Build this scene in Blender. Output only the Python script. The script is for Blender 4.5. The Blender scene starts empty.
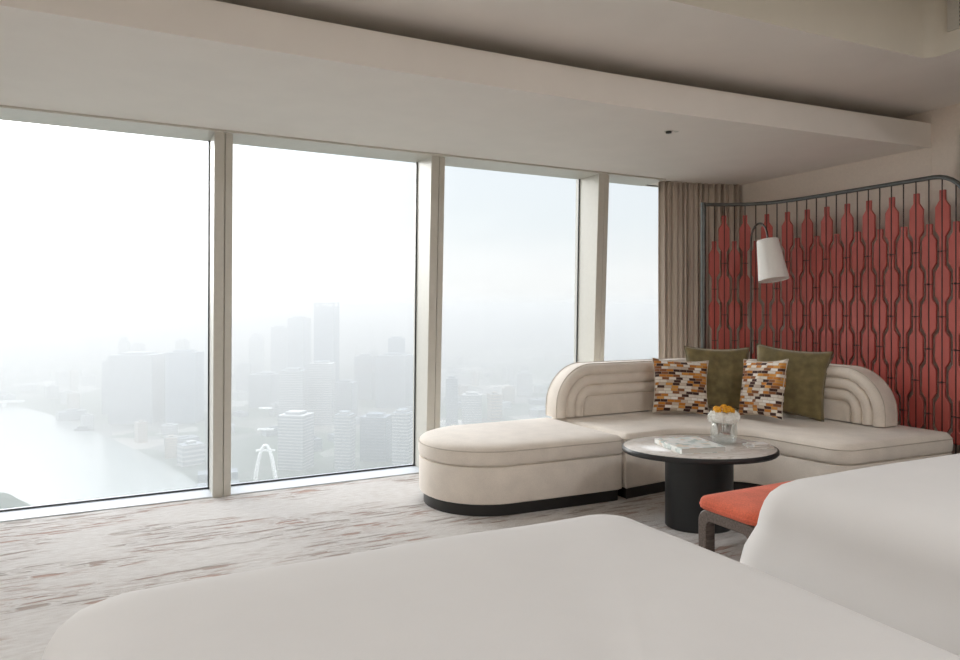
import bpy, bmesh, math, random
from mathutils import Vector, Matrix, noise
random.seed(11)
C = bpy.context.scene.collection
PI = math.pi
sc = bpy.context.scene

# ------------------------------------------------------------------ camera
YAW = math.radians(27.0)
CY, SY = math.cos(YAW), math.sin(YAW)
F, HOR, EYE = 686.0, 308.0, 1.25
cam_d = bpy.data.cameras.new('camera'); cam = bpy.data.objects.new('camera', cam_d); C.objects.link(cam)
cam.location = (0, 0, EYE); cam.rotation_euler = (PI/2, 0, -YAW)
cam_d.sensor_width = 36; cam_d.lens = F/960*36; cam_d.shift_y = -(330-HOR)/960
cam_d.clip_start = 0.05; cam_d.clip_end = 60000
sc.camera = cam

def W(px, py, z):
    """photo position and forward distance -> world point"""
    x = (px-480)/F*z
    return Vector((CY*x+SY*z, -SY*x+CY*z, EYE-(py-HOR)/F*z))

# ------------------------------------------------------------------ materials
def new_mat(name):
    m = bpy.data.materials.new(name); m.use_nodes = True
    nt = m.node_tree; b = nt.nodes['Principled BSDF']
    return m, nt, b
def nd(nt, t, **kw):
    n = nt.nodes.new(t)
    for k, v in kw.items():
        if k.startswith('i_'): n.inputs[k[2:].replace('_', ' ')].default_value = v
        else: setattr(n, k, v)
    return n
def ramp(nt, fac, stops, interp='LINEAR'):
    r = nt.nodes.new('ShaderNodeValToRGB'); r.color_ramp.interpolation = interp
    e = r.color_ramp.elements
    while len(e) < len(stops): e.new(0.5)
    for el, (p, c) in zip(e, stops):
        el.position = p; el.color = (c[0], c[1], c[2], 1) if len(c) == 3 else c
    nt.links.new(fac, r.inputs[0]); return r
def math_n(nt, op, a, b=None, c=None):
    n = nt.nodes.new('ShaderNodeMath'); n.operation = op
    for i, v in enumerate((a, b, c)):
        if v is None: continue
        if isinstance(v, (int, float)): n.inputs[i].default_value = v
        else: nt.links.new(v, n.inputs[i])
    return n.outputs[0]
def obj_coord(nt, scale=(1, 1, 1), rot=(0, 0, 0)):
    tc = nt.nodes.new('ShaderNodeTexCoord'); mp = nt.nodes.new('ShaderNodeMapping')
    mp.inputs['Scale'].default_value = scale; mp.inputs['Rotation'].default_value = rot
    nt.links.new(tc.outputs['Object'], mp.inputs['Vector']); return mp.outputs[0]
def bump(nt, b, h, strength=.3, dist=.002):
    bp = nt.nodes.new('ShaderNodeBump'); bp.inputs['Strength'].default_value = strength
    bp.inputs['Distance'].default_value = dist
    nt.links.new(h, bp.inputs['Height']); nt.links.new(bp.outputs[0], b.inputs['Normal'])
def plain(name, col, rough=.6, metal=0, var=.06, nscale=30, bstr=0, sheen=0):
    m, nt, b = new_mat(name)
    n = nd(nt, 'ShaderNodeTexNoise', i_Scale=nscale, i_Detail=4.0)
    nt.links.new(obj_coord(nt), n.inputs['Vector'])
    lo = tuple(max(0, c*(1-var)) for c in col); hi = tuple(min(1, c*(1+var)) for c in col)
    r = ramp(nt, n.outputs['Fac'], [(.3, lo), (.7, hi)])
    nt.links.new(r.outputs[0], b.inputs['Base Color'])
    b.inputs['Roughness'].default_value = rough; b.inputs['Metallic'].default_value = metal
    if sheen: b.inputs['Sheen Weight'].default_value = sheen
    if bstr: bump(nt, b, n.outputs['Fac'], bstr, .002)
    return m
def weave(name, col, scale=900, var=.1, bstr=.25, sheen=.3, rough=.9):
    m, nt, b = new_mat(name)
    v = obj_coord(nt)
    n = nd(nt, 'ShaderNodeTexNoise', i_Scale=scale/3, i_Detail=2.0); nt.links.new(v, n.inputs['Vector'])
    n2 = nd(nt, 'ShaderNodeTexNoise', i_Scale=9.0, i_Detail=3.0); nt.links.new(v, n2.inputs['Vector'])
    f = math_n(nt, 'MULTIPLY_ADD', n.outputs['Fac'], .6, math_n(nt, 'MULTIPLY', n2.outputs['Fac'], .4))
    r = ramp(nt, f, [(.35, tuple(c*(1-var) for c in col)), (.65, tuple(min(1, c*(1+var)) for c in col))])
    nt.links.new(r.outputs[0], b.inputs['Base Color'])
    b.inputs['Roughness'].default_value = rough; b.inputs['Sheen Weight'].default_value = sheen
    bump(nt, b, n.outputs['Fac'], bstr, .0015)
    return m

M = {}
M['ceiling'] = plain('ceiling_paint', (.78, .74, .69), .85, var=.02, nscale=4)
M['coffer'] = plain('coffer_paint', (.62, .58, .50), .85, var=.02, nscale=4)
M['wall'] = plain('wall_covering', (.76, .68, .60), .8, var=.03, nscale=60, bstr=.1)
M['sill'] = plain('sill_white', (.60, .63, .66), .45, var=.02)
M['mullion'] = plain('mullion_paint', (.60, .58, .52), .4, var=.02)
M['gasket'] = plain('black_gasket', (.02, .022, .025), .5)
M['cream'] = weave('cream_upholstery', (.76, .69, .61))
M['seam'] = plain('upholstery_piping', (.55, .49, .42), .9)
M['plinth'] = plain('black_plinth', (.018, .017, .016), .45)
M['linen'] = weave('white_bed_linen', (.62, .60, .585), 1200, .015, .06, .1, .85)
M['mattress'] = weave('mattress_ticking', (.7, .69, .67), 400, .05)
M['bedbase'] = plain('bed_base_fabric', (.25, .22, .2), .9)
M['steel'] = plain('gunmetal', (.16, .17, .17), .3, metal=.9, var=.1)
M['rod'] = plain('dark_rod', (.035, .02, .018), .4, metal=.3)
M['bronze'] = plain('lamp_bronze', (.12, .115, .105), .3, metal=.9)
M['black'] = plain('black_lacquer', (.012, .013, .014), .35, var=.15)
M['charcoal'] = plain('charcoal_metal', (.035, .037, .038), .42, metal=.3, var=.1, nscale=3)
M['coral'] = weave('coral_velvet', (.60, .12, .06), 500, .22, .3, .08)
M['olive'] = weave('olive_velvet', (.185, .145, .058), 60, .25, .15, .3, .75)
M['shade'] = plain('lamp_shade_fabric', (.85, .84, .81), .8, var=.02, nscale=80)
M['orange'] = plain('yellow_petals', (.9, .42, .02), .6, var=.3, nscale=60)
M['petal'] = plain('white_petals', (.90, .90, .86), .7, var=.08, nscale=90)
M['stem'] = plain('pinkish_stems', (.36, .24, .20), .7, var=.4, nscale=60)
M['page'] = plain('book_pages', (.62, .60, .56), .8, var=.08, nscale=200)
M['glasswater'] = None
M['dark_panel'] = plain('dark_wall_panel', (.012, .012, .013), .5)
M['louvre'] = plain('louvre_paint', (.50, .48, .43), .6)

def wood():
    m, nt, b = new_mat('dark_bench_wood')
    v = obj_coord(nt, (6, 60, 60))
    n = nd(nt, 'ShaderNodeTexNoise', i_Scale=2.0, i_Detail=6.0, i_Distortion=.6); nt.links.new(v, n.inputs['Vector'])
    r = ramp(nt, n.outputs['Fac'], [(.3, (.055, .04, .033)), (.7, (.15, .115, .095))])
    nt.links.new(r.outputs[0], b.inputs['Base Color']); b.inputs['Roughness'].default_value = .45
    bump(nt, b, n.outputs['Fac'], .15, .001); return m
M['wood'] = wood()

def red_lacquer():
    m, nt, b = new_mat('red_lacquered_board')
    n = nd(nt, 'ShaderNodeTexNoise', i_Scale=3.0, i_Detail=3.0); nt.links.new(obj_coord(nt), n.inputs['Vector'])
    r = ramp(nt, n.outputs['Fac'], [(.3, (.42, .080, .064)), (.7, (.50, .105, .085))])
    nt.links.new(r.outputs[0], b.inputs['Base Color']); b.inputs['Roughness'].default_value = .42
    return m
M['red'] = red_lacquer()

def marble():
    m, nt, b = new_mat('pale_stone_top')
    v = obj_coord(nt)
    n = nd(nt, 'ShaderNodeTexNoise', i_Scale=5.0, i_Detail=8.0, i_Distortion=1.6); nt.links.new(v, n.inputs['Vector'])
    r = ramp(nt, n.outputs['Fac'], [(.3, (.66, .62, .58)), (.5, (.76, .72, .68)), (.56, (.60, .55, .50)), (.62, (.78, .75, .71))])
    nt.links.new(r.outputs[0], b.inputs['Base Color']); b.inputs['Roughness'].default_value = .16; return m
M['marble'] = marble()

def carpet():
    m, nt, b = new_mat('streaked_carpet')
    tc = nt.nodes.new('ShaderNodeTexCoord')
    def mapped(sx, sy, loc=(0, 0, 0)):
        mp = nt.nodes.new('ShaderNodeMapping'); mp.inputs['Scale'].default_value = (sx, sy, 1); mp.inputs['Location'].default_value = loc
        nt.links.new(tc.outputs['Object'], mp.inputs['Vector']); return mp.outputs[0]
    st = nd(nt, 'ShaderNodeTexNoise', i_Scale=1.0, i_Detail=2.0, i_Distortion=.12); nt.links.new(mapped(4.2, 27), st.inputs['Vector'])
    patch = nd(nt, 'ShaderNodeTexNoise', i_Scale=1.0, i_Detail=2.0); nt.links.new(mapped(1.1, 2.4, (3, 1, 0)), patch.inputs['Vector'])
    fine = nd(nt, 'ShaderNodeTexNoise', i_Scale=1.0, i_Detail=4.0); nt.links.new(mapped(14, 44), fine.inputs['Vector'])
    pile = nd(nt, 'ShaderNodeTexNoise', i_Scale=260.0, i_Detail=2.0); nt.links.new(tc.outputs['Object'], pile.inputs['Vector'])
    # thin streak lines: |noise-.5| small inside patches
    line = math_n(nt, 'ABSOLUTE', math_n(nt, 'SUBTRACT', st.outputs['Fac'], .5))
    l1 = ramp(nt, line, [(.010, (.35, .35, .35)), (.03, (0, 0, 0))])
    blob = ramp(nt, st.outputs['Fac'], [(.565, (0, 0, 0)), (.60, (1, 1, 1))])
    pm = ramp(nt, patch.outputs['Fac'], [(.45, (0, 0, 0)), (.52, (1, 1, 1))])
    s = math_n(nt, 'MAXIMUM', l1.outputs[0], blob.outputs[0])
    mask = math_n(nt, 'MULTIPLY', s, pm.outputs[0])
    base = ramp(nt, fine.outputs['Fac'], [(.3, (.56, .52, .485)), (.5, (.61, .58, .55)), (.7, (.66, .635, .605))])
    tint = nd(nt, 'ShaderNodeTexNoise', i_Scale=1.0, i_Detail=2.0); nt.links.new(mapped(1.2, 5, (7, 2, 0)), tint.inputs['Vector'])
    streak = ramp(nt, tint.outputs['Fac'], [(.4, (.34, .18, .12)), (.6, (.27, .21, .17))])
    mx = nt.nodes.new('ShaderNodeMix'); mx.data_type = 'RGBA'
    nt.links.new(math_n(nt, 'MULTIPLY', mask, .8), mx.inputs['Factor'])
    nt.links.new(base.outputs[0], mx.inputs[6]); nt.links.new(streak.outputs[0], mx.inputs[7])
    nt.links.new(mx.outputs[2], b.inputs['Base Color'])
    b.inputs['Roughness'].default_value = .95; b.inputs['Sheen Weight'].default_value = .2
    h = math_n(nt, 'SUBTRACT', math_n(nt, 'MULTIPLY', pile.outputs['Fac'], .5), math_n(nt, 'MULTIPLY', mask, 1.0))
    h = math_n(nt, 'ADD', h, math_n(nt, 'MULTIPLY', fine.outputs['Fac'], .6))
    bump(nt, b, h, .8, .010)
    return m
M['carpet'] = carpet()

def brick_fabric():
    m, nt, b = new_mat('woven_brick_pattern')
    tc = nt.nodes.new('ShaderNodeTexCoord'); sp = nt.nodes.new('ShaderNodeSeparateXYZ')
    nt.links.new(tc.outputs['Object'], sp.inputs[0])
    u = math_n(nt, 'ADD', sp.outputs[0], 2.0); v = math_n(nt, 'ADD', sp.outputs[2], 2.0)
    vr = math_n(nt, 'DIVIDE', v, .021); row = math_n(nt, 'FLOOR', vr); fr = math_n(nt, 'FRACT', vr)
    w1 = nt.nodes.new('ShaderNodeTexWhiteNoise'); w1.noise_dimensions = '1D'; nt.links.new(row, w1.inputs['W'])
    ur = math_n(nt, 'ADD', math_n(nt, 'DIVIDE', u, .05), w1.outputs['Value'])
    col = math_n(nt, 'FLOOR', ur); fc = math_n(nt, 'FRACT', ur)
    cb = nt.nodes.new('ShaderNodeCombineXYZ'); nt.links.new(row, cb.inputs[0]); nt.links.new(col, cb.inputs[1])
    w2 = nt.nodes.new('ShaderNodeTexWhiteNoise'); w2.noise_dimensions = '3D'; nt.links.new(cb.outputs[0], w2.inputs['Vector'])
    r = ramp(nt, w2.outputs['Value'], [(0, (.72, .66, .58)), (.22, (.05, .02, .015)), (.38, (.50, .19, .03)), (.54, (.55, .45, .36)),
                                       (.66, (.24, .09, .035)), (.78, (.82, .78, .74)), (.90, (.60, .28, .06))], 'CONSTANT')
    g = math_n(nt, 'MULTIPLY', math_n(nt, 'GREATER_THAN', fr, .12), math_n(nt, 'GREATER_THAN', fc, .04))
    mx = nt.nodes.new('ShaderNodeMix'); mx.data_type = 'RGBA'; nt.links.new(g, mx.inputs['Factor'])
    mx.inputs[6].default_value = (.40, .31, .24, 1); nt.links.new(r.outputs[0], mx.inputs[7])
    nt.links.new(mx.outputs[2], b.inputs['Base Color']); b.inputs['Roughness'].default_value = .9
    bump(nt, b, g, .5, .002); return m
M['brick'] = brick_fabric()

def curtain_mat():
    m, nt, b = new_mat('curtain_linen')
    v = obj_coord(nt, (300, 300, 14))
    n = nd(nt, 'ShaderNodeTexNoise', i_Scale=1.0, i_Detail=3.0); nt.links.new(v, n.inputs['Vector'])
    r = ramp(nt, n.outputs['Fac'], [(.3, (.50, .43, .36)), (.7, (.62, .54, .46))])
    nt.links.new(r.outputs[0], b.inputs['Base Color']); b.inputs['Roughness'].default_value = .85
    b.inputs['Sheen Weight'].default_value = .2
    return m
M['curtain'] = curtain_mat()

def pane_mat(tint=(.97, .985, 1.0), refl=.05):
    m = bpy.data.materials.new('window_glass'); m.use_nodes = True; nt = m.node_tree
    for n in list(nt.nodes): nt.nodes.remove(n)
    o = nt.nodes.new('ShaderNodeOutputMaterial'); t = nt.nodes.new('ShaderNodeBsdfTransparent'); t.inputs[0].default_value = (*tint, 1)
    g = nt.nodes.new('ShaderNodeBsdfGlossy'); g.inputs['Roughness'].default_value = .0
    fr = nt.nodes.new('ShaderNodeFresnel'); fr.inputs['IOR'].default_value = 1.25
    mx = nt.nodes.new('ShaderNodeMixShader')
    nt.links.new(fr.outputs[0], mx.inputs[0]); nt.links.new(t.outputs[0], mx.inputs[1]); nt.links.new(g.outputs[0], mx.inputs[2])
    nt.links.new(mx.outputs[0], o.inputs[0]); return m
M['pane'] = pane_mat()
def vase_glass():
    m = bpy.data.materials.new('clear_vase_glass'); m.use_nodes = True; nt = m.node_tree
    for n in list(nt.nodes): nt.nodes.remove(n)
    o = nt.nodes.new('ShaderNodeOutputMaterial'); t = nt.nodes.new('ShaderNodeBsdfTransparent'); t.inputs[0].default_value = (.98, .99, .985, 1)
    g = nt.nodes.new('ShaderNodeBsdfGlossy'); g.inputs['Roughness'].default_value = .03
    df = nt.nodes.new('ShaderNodeBsdfTranslucent'); df.inputs[0].default_value = (.85, .88, .86, 1)
    fr = nt.nodes.new('ShaderNodeFresnel'); fr.inputs['IOR'].default_value = 1.25
    m0 = nt.nodes.new('ShaderNodeMixShader'); m0.inputs[0].default_value = .14; mx = nt.nodes.new('ShaderNodeMixShader')
    nt.links.new(t.outputs[0], m0.inputs[1]); nt.links.new(df.outputs[0], m0.inputs[2])
    mx.inputs[0].default_value = .09; nt.links.new(m0.outputs[0], mx.inputs[1]); nt.links.new(g.outputs[0], mx.inputs[2])
    nt.links.new(mx.outputs[0], o.inputs[0]); return m
M['vase'] = vase_glass()

def cover(name, cols, sc_=40):
    m, nt, b = new_mat(name)
    n = nd(nt, 'ShaderNodeTexVoronoi', i_Scale=sc_); nt.links.new(obj_coord(nt), n.inputs['Vector'])
    n.distance = 'CHEBYCHEV'
    sp = nt.nodes.new('ShaderNodeSeparateColor'); nt.links.new(n.outputs['Color'], sp.inputs[0])
    k = len(cols)
    r = ramp(nt, sp.outputs[0], [(i/k, c) for i, c in enumerate(cols)], 'CONSTANT')
    nt.links.new(r.outputs[0], b.inputs['Base Color']); b.inputs['Roughness'].default_value = .35; return m
M['cover1'] = cover('book_cover_print', [(.78, .80, .77), (.62, .68, .66), (.82, .82, .80), (.45, .52, .50), (.80, .79, .75), (.70, .62, .52)], 28)
M['cover2'] = cover('magazine_cover_print', [(.80, .78, .76), (.75, .70, .66), (.85, .84, .83), (.60, .52, .46)], 22)

def facade(name, col, glass=(.18, .22, .26), fh=3.8, fw=4.0, vertical=False, mixf=.6):
    m, nt, b = new_mat(name)
    tc = nt.nodes.new('ShaderNodeTexCoord'); sp = nt.nodes.new('ShaderNodeSeparateXYZ'); nt.links.new(tc.outputs['Object'], sp.inputs[0])
    z = math_n(nt, 'FRACT', math_n(nt, 'DIVIDE', sp.outputs[2], fh*1.7))
    xy = math_n(nt, 'ADD', sp.outputs[0], sp.outputs[1])
    x = math_n(nt, 'FRACT', math_n(nt, 'DIVIDE', xy, fw*2))
    a = math_n(nt, 'GREATER_THAN', x if vertical else z, .45)
    mx = nt.nodes.new('ShaderNodeMix'); mx.data_type = 'RGBA'
    nt.links.new(math_n(nt, 'MULTIPLY', a, mixf), mx.inputs['Factor'])
    mx.inputs[6].default_value = (*col, 1); mx.inputs[7].default_value = (*glass, 1)
    nt.links.new(mx.outputs[2], b.inputs['Base Color']); b.inputs['Roughness'].default_value = .6
    return m
M['f_grey'] = facade('grey_facade', (.32, .34, .36))
M['f_blue'] = facade('blue_glass_facade', (.20, .25, .31), vertical=True)
M['f_white'] = facade('white_banded_facade', (.5, .5, .49), mixf=.6)
M['f_tan'] = facade('tan_facade', (.50, .42, .34))
M['arch'] = plain('white_pylon_paint', (.9, .9, .88), .5)
M['boat'] = plain('boat_hull', (.12, .13, .15), .6)

def ground_mat():
    m, nt, b = new_mat('city_ground')
    tc = nt.nodes.new('ShaderNodeTexCoord')
    v = nd(nt, 'ShaderNodeTexVoronoi', i_Scale=.006); nt.links.new(tc.outputs['Object'], v.inputs['Vector']); v.distance = 'MANHATTAN'
    sp = nt.nodes.new('ShaderNodeSeparateColor'); nt.links.new(v.outputs['Color'], sp.inputs[0])
    r = ramp(nt, sp.outputs[0], [(0, (.10, .13, .10)), (.3, (.22, .22, .21)), (.55, (.13, .15, .13)), (.8, (.35, .33, .30)), (.93, (.6, .58, .54))], 'CONSTANT')
    n = nd(nt, 'ShaderNodeTexNoise', i_Scale=.0011, i_Detail=4.0); nt.links.new(tc.outputs['Object'], n.inputs['Vector'])
    f = ramp(nt, n.outputs['Fac'], [(.42, (0, 0, 0)), (.55, (1, 1, 1))])
    mx = nt.nodes.new('ShaderNodeMix'); mx.data_type = 'RGBA'; nt.links.new(f.outputs[0], mx.inputs['Factor'])
    mx.inputs[6].default_value = (.09, .12, .09, 1); nt.links.new(r.outputs[0], mx.inputs[7])
    nt.links.new(mx.outputs[2], b.inputs['Base Color']); b.inputs['Roughness'].default_value = .9
    return m
M['ground'] = ground_mat()
def water_mat():
    m, nt, b = new_mat('river_water')
    n = nd(nt, 'ShaderNodeTexNoise', i_Scale=.05, i_Detail=3.0); nt.links.new(obj_coord(nt), n.inputs['Vector'])
    b.inputs['Base Color'].default_value = (.35, .38, .36, 1); b.inputs['Roughness'].default_value = .18
    b.inputs['Specular IOR Level'].default_value = 1.0
    bump(nt, b, n.outputs['Fac'], .25, 2.0); return m
M['water'] = water_mat()

# ------------------------------------------------------------------ object helpers
def mesh_obj(name, verts, faces, mat, parent=None, loc=None, smooth=False, auto=None):
    me = bpy.data.meshes.new(name); me.from_pydata([tuple(v) for v in verts], [], faces); me.update()
    if mat: me.materials.append(mat)
    if smooth or auto is not None:
        me.polygons.foreach_set('use_smooth', [True]*len(me.polygons))
    if auto is not None:
        me.set_sharp_from_angle(angle=math.radians(auto))
    o = bpy.data.objects.new(name, me); C.objects.link(o)
    if parent: o.parent = parent
    if loc: o.location = loc
    return o
class MB:
    def __init__(s): s.v = []; s.f = []
    def add(s, vs, fs):
        k = len(s.v); s.v += [Vector(v) for v in vs]; s.f += [tuple(i+k for i in f) for f in fs]; return s
    def box(s, x0, x1, y0, y1, z0, z1):
        return s.add([(x, y, z) for x in (x0, x1) for y in (y0, y1) for z in (z0, z1)],
                     [(0, 1, 3, 2), (4, 6, 7, 5), (0, 4, 5, 1), (2, 3, 7, 6), (0, 2, 6, 4), (1, 5, 7, 3)])
    def prism(s, poly, z0, z1):
        n = len(poly)
        vs = [(p[0], p[1], z0) for p in poly]+[(p[0], p[1], z1) for p in poly]
        return s.add(vs, [tuple(range(n-1, -1, -1)), tuple(range(n, 2*n))]+[(i, (i+1) % n, n+(i+1) % n, n+i) for i in range(n)])
    def tube(s, pts, r, n=10, cap=True, up=None):
        pts = [Vector(p) for p in pts]; rings = []
        prev = None
        for i, p in enumerate(pts):
            t = (pts[min(i+1, len(pts)-1)]-pts[max(i-1, 0)]).normalized()
            if prev is None:
                a = Vector((0, 0, 1)) if abs(t.z) < .9 else Vector((1, 0, 0))
                a = (a-t*a.dot(t)).normalized()
            else: a = (prev-t*prev.dot(t)).normalized()
            prev = a; b_ = t.cross(a)
            rr = r[i] if isinstance(r, (list, tuple)) else r
            rings.append([p+a*(math.cos(2*PI*k/n)*rr)+b_*(math.sin(2*PI*k/n)*rr) for k in range(n)])
        vs = [v for q in rings for v in q]; fs = []
        for i in range(len(rings)-1):
            for k in range(n):
                fs.append((i*n+k, i*n+(k+1) % n, (i+1)*n+(k+1) % n, (i+1)*n+k))
        if cap: fs += [tuple(range(n-1, -1, -1)), tuple(range((len(rings)-1)*n, len(rings)*n))]
        return s.add(vs, fs)
    def lathe(s, prof, n=48, c=(0, 0, 0), cap0=True, cap1=True):
        vs = [(c[0]+r*math.cos(2*PI*k/n), c[1]+r*math.sin(2*PI*k/n), c[2]+z) for r, z in prof for k in range(n)]
        fs = [(i*n+k, i*n+(k+1) % n, (i+1)*n+(k+1) % n, (i+1)*n+k) for i in range(len(prof)-1) for k in range(n)]
        if cap0: fs.append(tuple(range(n-1, -1, -1)))
        if cap1: fs.append(tuple(range((len(prof)-1)*n, len(prof)*n)))
        return s.add(vs, fs)
    def build(s, name, mat, parent=None, loc=None, smooth=False, auto=None, bevel=0, origin=None):
        v = s.v if origin is None else [a-Vector(origin) for a in s.v]
        o = mesh_obj(name, v, s.f, mat, parent, loc if origin is None else origin, smooth, auto)
        if bevel:
            m = o.modifiers.new('bevel', 'BEVEL'); m.width = bevel; m.segments = 2; m.limit_method = 'ANGLE'
        return o
def tag(o, label=None, cat=None, group=None, kind=None):
    if label: o['label'] = label
    if cat: o['category'] = cat
    if group: o['group'] = group
    if kind: o['kind'] = kind
    return o
def thing(name, label, cat, loc=(0, 0, 0), rz=0, group=None):
    o = bpy.data.objects.new(name, None); C.objects.link(o); o.location = loc; o.rotation_euler = (0, 0, rz)
    o.empty_display_size = .1
    return tag(o, label, cat, group)
def struct(o): o['kind'] = 'structure'; return o

# ------------------------------------------------------------------ room shell
XL, XR, YB, YW = -3.4, 5.09, -1.3, 4.84
SOF, FAS, CEIL, COF = 2.40, 2.567, 2.66, 3.02
struct(MB().box(XL, XR, YB, YW, -.12, 0).build('floor', M['carpet']))
struct(MB().box(XR, XR+.15, YB-.15, 5.3, -.12, 3.2).build('wall_right', M['wall']))
struct(MB().box(XL-.15, XL, YB-.15, 5.3, -.12, 3.2).build('wall_left', M['wall']))
struct(MB().box(XL, XR, YB-.15, YB, -.12, 3.2).build('wall_back', M['wall']))
# soffit with gently curved fascia
fas = [(XL, 3.09), (-1.5, 3.12), (0, 3.13), (.8, 3.135), (1.6, 3.12), (2.4, 3.095), (3.1, 3.05), (3.8, 3.0), (4.4, 2.955), (XR, 2.90)]
def lerp_path(p, n=6):
    out = []
    for i in range(len(p)-1):
        p0 = Vector(p[max(i-1, 0)]); p1 = Vector(p[i]); p2 = Vector(p[i+1]); p3 = Vector(p[min(i+2, len(p)-1)])
        for k in range(n):
            t = k/n
            out.append(.5*((2*p1)+(-p0+p2)*t+(2*p0-5*p1+4*p2-p3)*t*t+(-p0+3*p1-3*p2+p3)*t*t*t))
    out.append(Vector(p[-1])); return out
fp = [tuple(q) for q in lerp_path(fas)]
sof = MB().prism(fp+[(XR, 5.05), (XL, 5.05)], SOF, FAS).build('ceiling_soffit', M['ceiling']); struct(sof)
lip = MB().prism(fp+[(x, y+.016) for x, y in reversed(fp)], SOF-.008, SOF).build('trim_1', M['ceiling']); struct(lip)
struct(MB().box(XL, XR, 3.52, 3.6, FAS, 3.1).build('wall_cove', M['ceiling']))
struct(MB().box(XL, XR, 5.0, 5.06, 2.399, 3.2).build('wall_front', M['ceiling']))
# ceiling with coffer
def ceiling():
    bm = bmesh.new()
    outer = [(XL, YB), (XR, YB), (XR, 3.55), (XL, 3.55)]
    r = .07; cx, cy = 4.03-r, 2.315-r
    inner = [(-2.9, -.5), (4.03, -.5)]+[(cx+r*math.cos(a), cy+r*math.sin(a)) for a in [PI/2*k/6 for k in range(7)]]+[(3.0, 2.37), (2.0, 2.415), (1.0, 2.44), (0, 2.45), (-2.9, 2.42)]
    es = []
    for loop in (outer, inner):
        vs = [bm.verts.new((x, y, CEIL)) for x, y in loop]
        for i in range(len(vs)): es.append(bm.edges.new((vs[i], vs[(i+1) % len(vs)])))
    bmesh.ops.triangle_fill(bm, edges=es, use_beauty=True, use_dissolve=False, normal=(0, 0, -1))
    me = bpy.data.meshes.new('ceiling'); bm.to_mesh(me); bm.free(); me.materials.append(M['ceiling'])
    o = bpy.data.objects.new('ceiling', me); C.objects.link(o); struct(o)
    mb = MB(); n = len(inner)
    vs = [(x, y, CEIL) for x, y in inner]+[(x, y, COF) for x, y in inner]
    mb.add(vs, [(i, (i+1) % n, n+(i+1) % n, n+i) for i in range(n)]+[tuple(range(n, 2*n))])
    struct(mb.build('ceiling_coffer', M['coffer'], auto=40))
ceiling()
# lid above everything so no daylight leaks in
struct(MB().box(XL-.15, XR+.15, YB-.15, 5.3, 3.2, 3.3).build('ceiling_slab', M['ceiling']))
# wall seam and dark panel on the right wall
struct(MB().box(XR-.002, XR+.001, 2.896, 2.900, 0, CEIL).build('trim_2', M['wall']))
dp = MB().box(XR-.045, XR, .3, 2.685, .0, 2.44).build('wall_panel', M['dark_panel'], bevel=.003)
tag(dp, 'tall black panel on the wall at the right edge behind the slatted screen', 'wall panel')

# ------------------------------------------------------------------ windows
Y0, Y1, ZT = 5.05, 4.99, 2.398          # glass plane bottom / top (it leans inwards)
def gy(z): return Y0+(Y1-Y0)*z/ZT
MXS = [-2.54, -1.03, .482, 1.996, 3.53, 4.50]
edges = [XL]+MXS
k = 0
for i in range(len(MXS)):
    a = edges[i]+(.10 if i else 0); b = MXS[i]
    if b-a < .3: continue
    k += 1
    g = MB(); t = .012
    g.add([(a, gy(0), 0), (b, gy(0), 0), (b, gy(ZT), ZT), (a, gy(ZT), ZT)], [(0, 1, 2, 3)])
    w = struct(g.build('window_%d' % k, M['pane']))
    f = MB()
    def slant(x0, x1, z0, z1, d=.02):
        f.add([(x, gy(z)+dy, z) for x in (x0, x1) for dy in (-d, d) for z in (z0, z1)],
              [(0, 1, 3, 2), (4, 6, 7, 5), (0, 4, 5, 1), (2, 3, 7, 6), (0, 2, 6, 4), (1, 5, 7, 3)])
    slant(a, b, .010, .019, .008); slant(a, b, ZT-.006, ZT, .004); slant(a, a+.004, 0, ZT, .004); slant(b-.010, b-.001, 0, ZT, .004)
    f.build('window_frame', M['gasket'], w)
for i, x in enumerate(MXS[:-1]):
    m = MB()
    sec = [(x, None), (x, 0), (x+.062, 0), (x+.062, .02), (x+.068, .02), (x+.068, .007), (x+.114, .007), (x+.114, None)]
    vs = [(px, 5.10 if dy is None else 4.82+dy, 0) for px, dy in sec]+[(px, 5.05 if dy is None else 4.71+dy, 2.389) for px, dy in sec]
    n = len(sec)
    m.add(vs, [tuple(range(n-1, -1, -1)), tuple(range(n, 2*n))]+[(j, (j+1) % n, n+(j+1) % n, n+j) for j in range(n)])
    struct(m.build('trim_%d' % (3+i), M['mullion'], bevel=.003))
struct(MB().box(4.50, XR, 4.90, 5.06, .012, 2.386).build('leak_block', M['wall']))  # added behind the curtain, out of sight, to block a daylight leak
struct(MB().box(XL, XR, YW-.01, 5.12, -.12, .008).build('trim_8', M['sill'], bevel=.004))
struct(MB().box(XL, 4.245, 4.69, 5.01, 2.386, 2.3995).build('trim_9', M['mullion']))

# ------------------------------------------------------------------ vent and small ceiling fitting
v = thing('ceiling_vent', 'grey louvred air vent high in the ceiling recess at the top right', 'vent', (4.03, 0, 0))
ff = MB()
ff.box(-.012, 0, 2.145, 2.205, 2.775, 2.97); ff.box(-.012, 0, .9, 2.145, 2.93, 2.97); ff.box(-.012, 0, .9, 2.145, 2.775, 2.79)
ff.box(-.012, 0, .86, .9, 2.775, 2.97)
ff.build('frame', M['louvre'], v, bevel=.002)
MB().box(-.002, .0, .9, 2.145, 2.79, 2.93).build('backing', M['black'], v)
ff = MB()
for q in range(6):
    z = 2.798+q*.0235
    ff.add([(-.011, .9, z), (-.011, 2.145, z), (-.003, 2.145, z+.012), (-.003, .9, z+.012), (-.011, .9, z+.003), (-.011, 2.145, z+.003), (-.003, 2.145, z+.015), (-.003, .9, z+.015)],
           [(0, 1, 2, 3), (7, 6, 5, 4), (0, 4, 5, 1), (3, 2, 6, 7), (0, 3, 7, 4), (1, 5, 6, 2)])
ff.build('louvres', M['louvre'], v)
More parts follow.
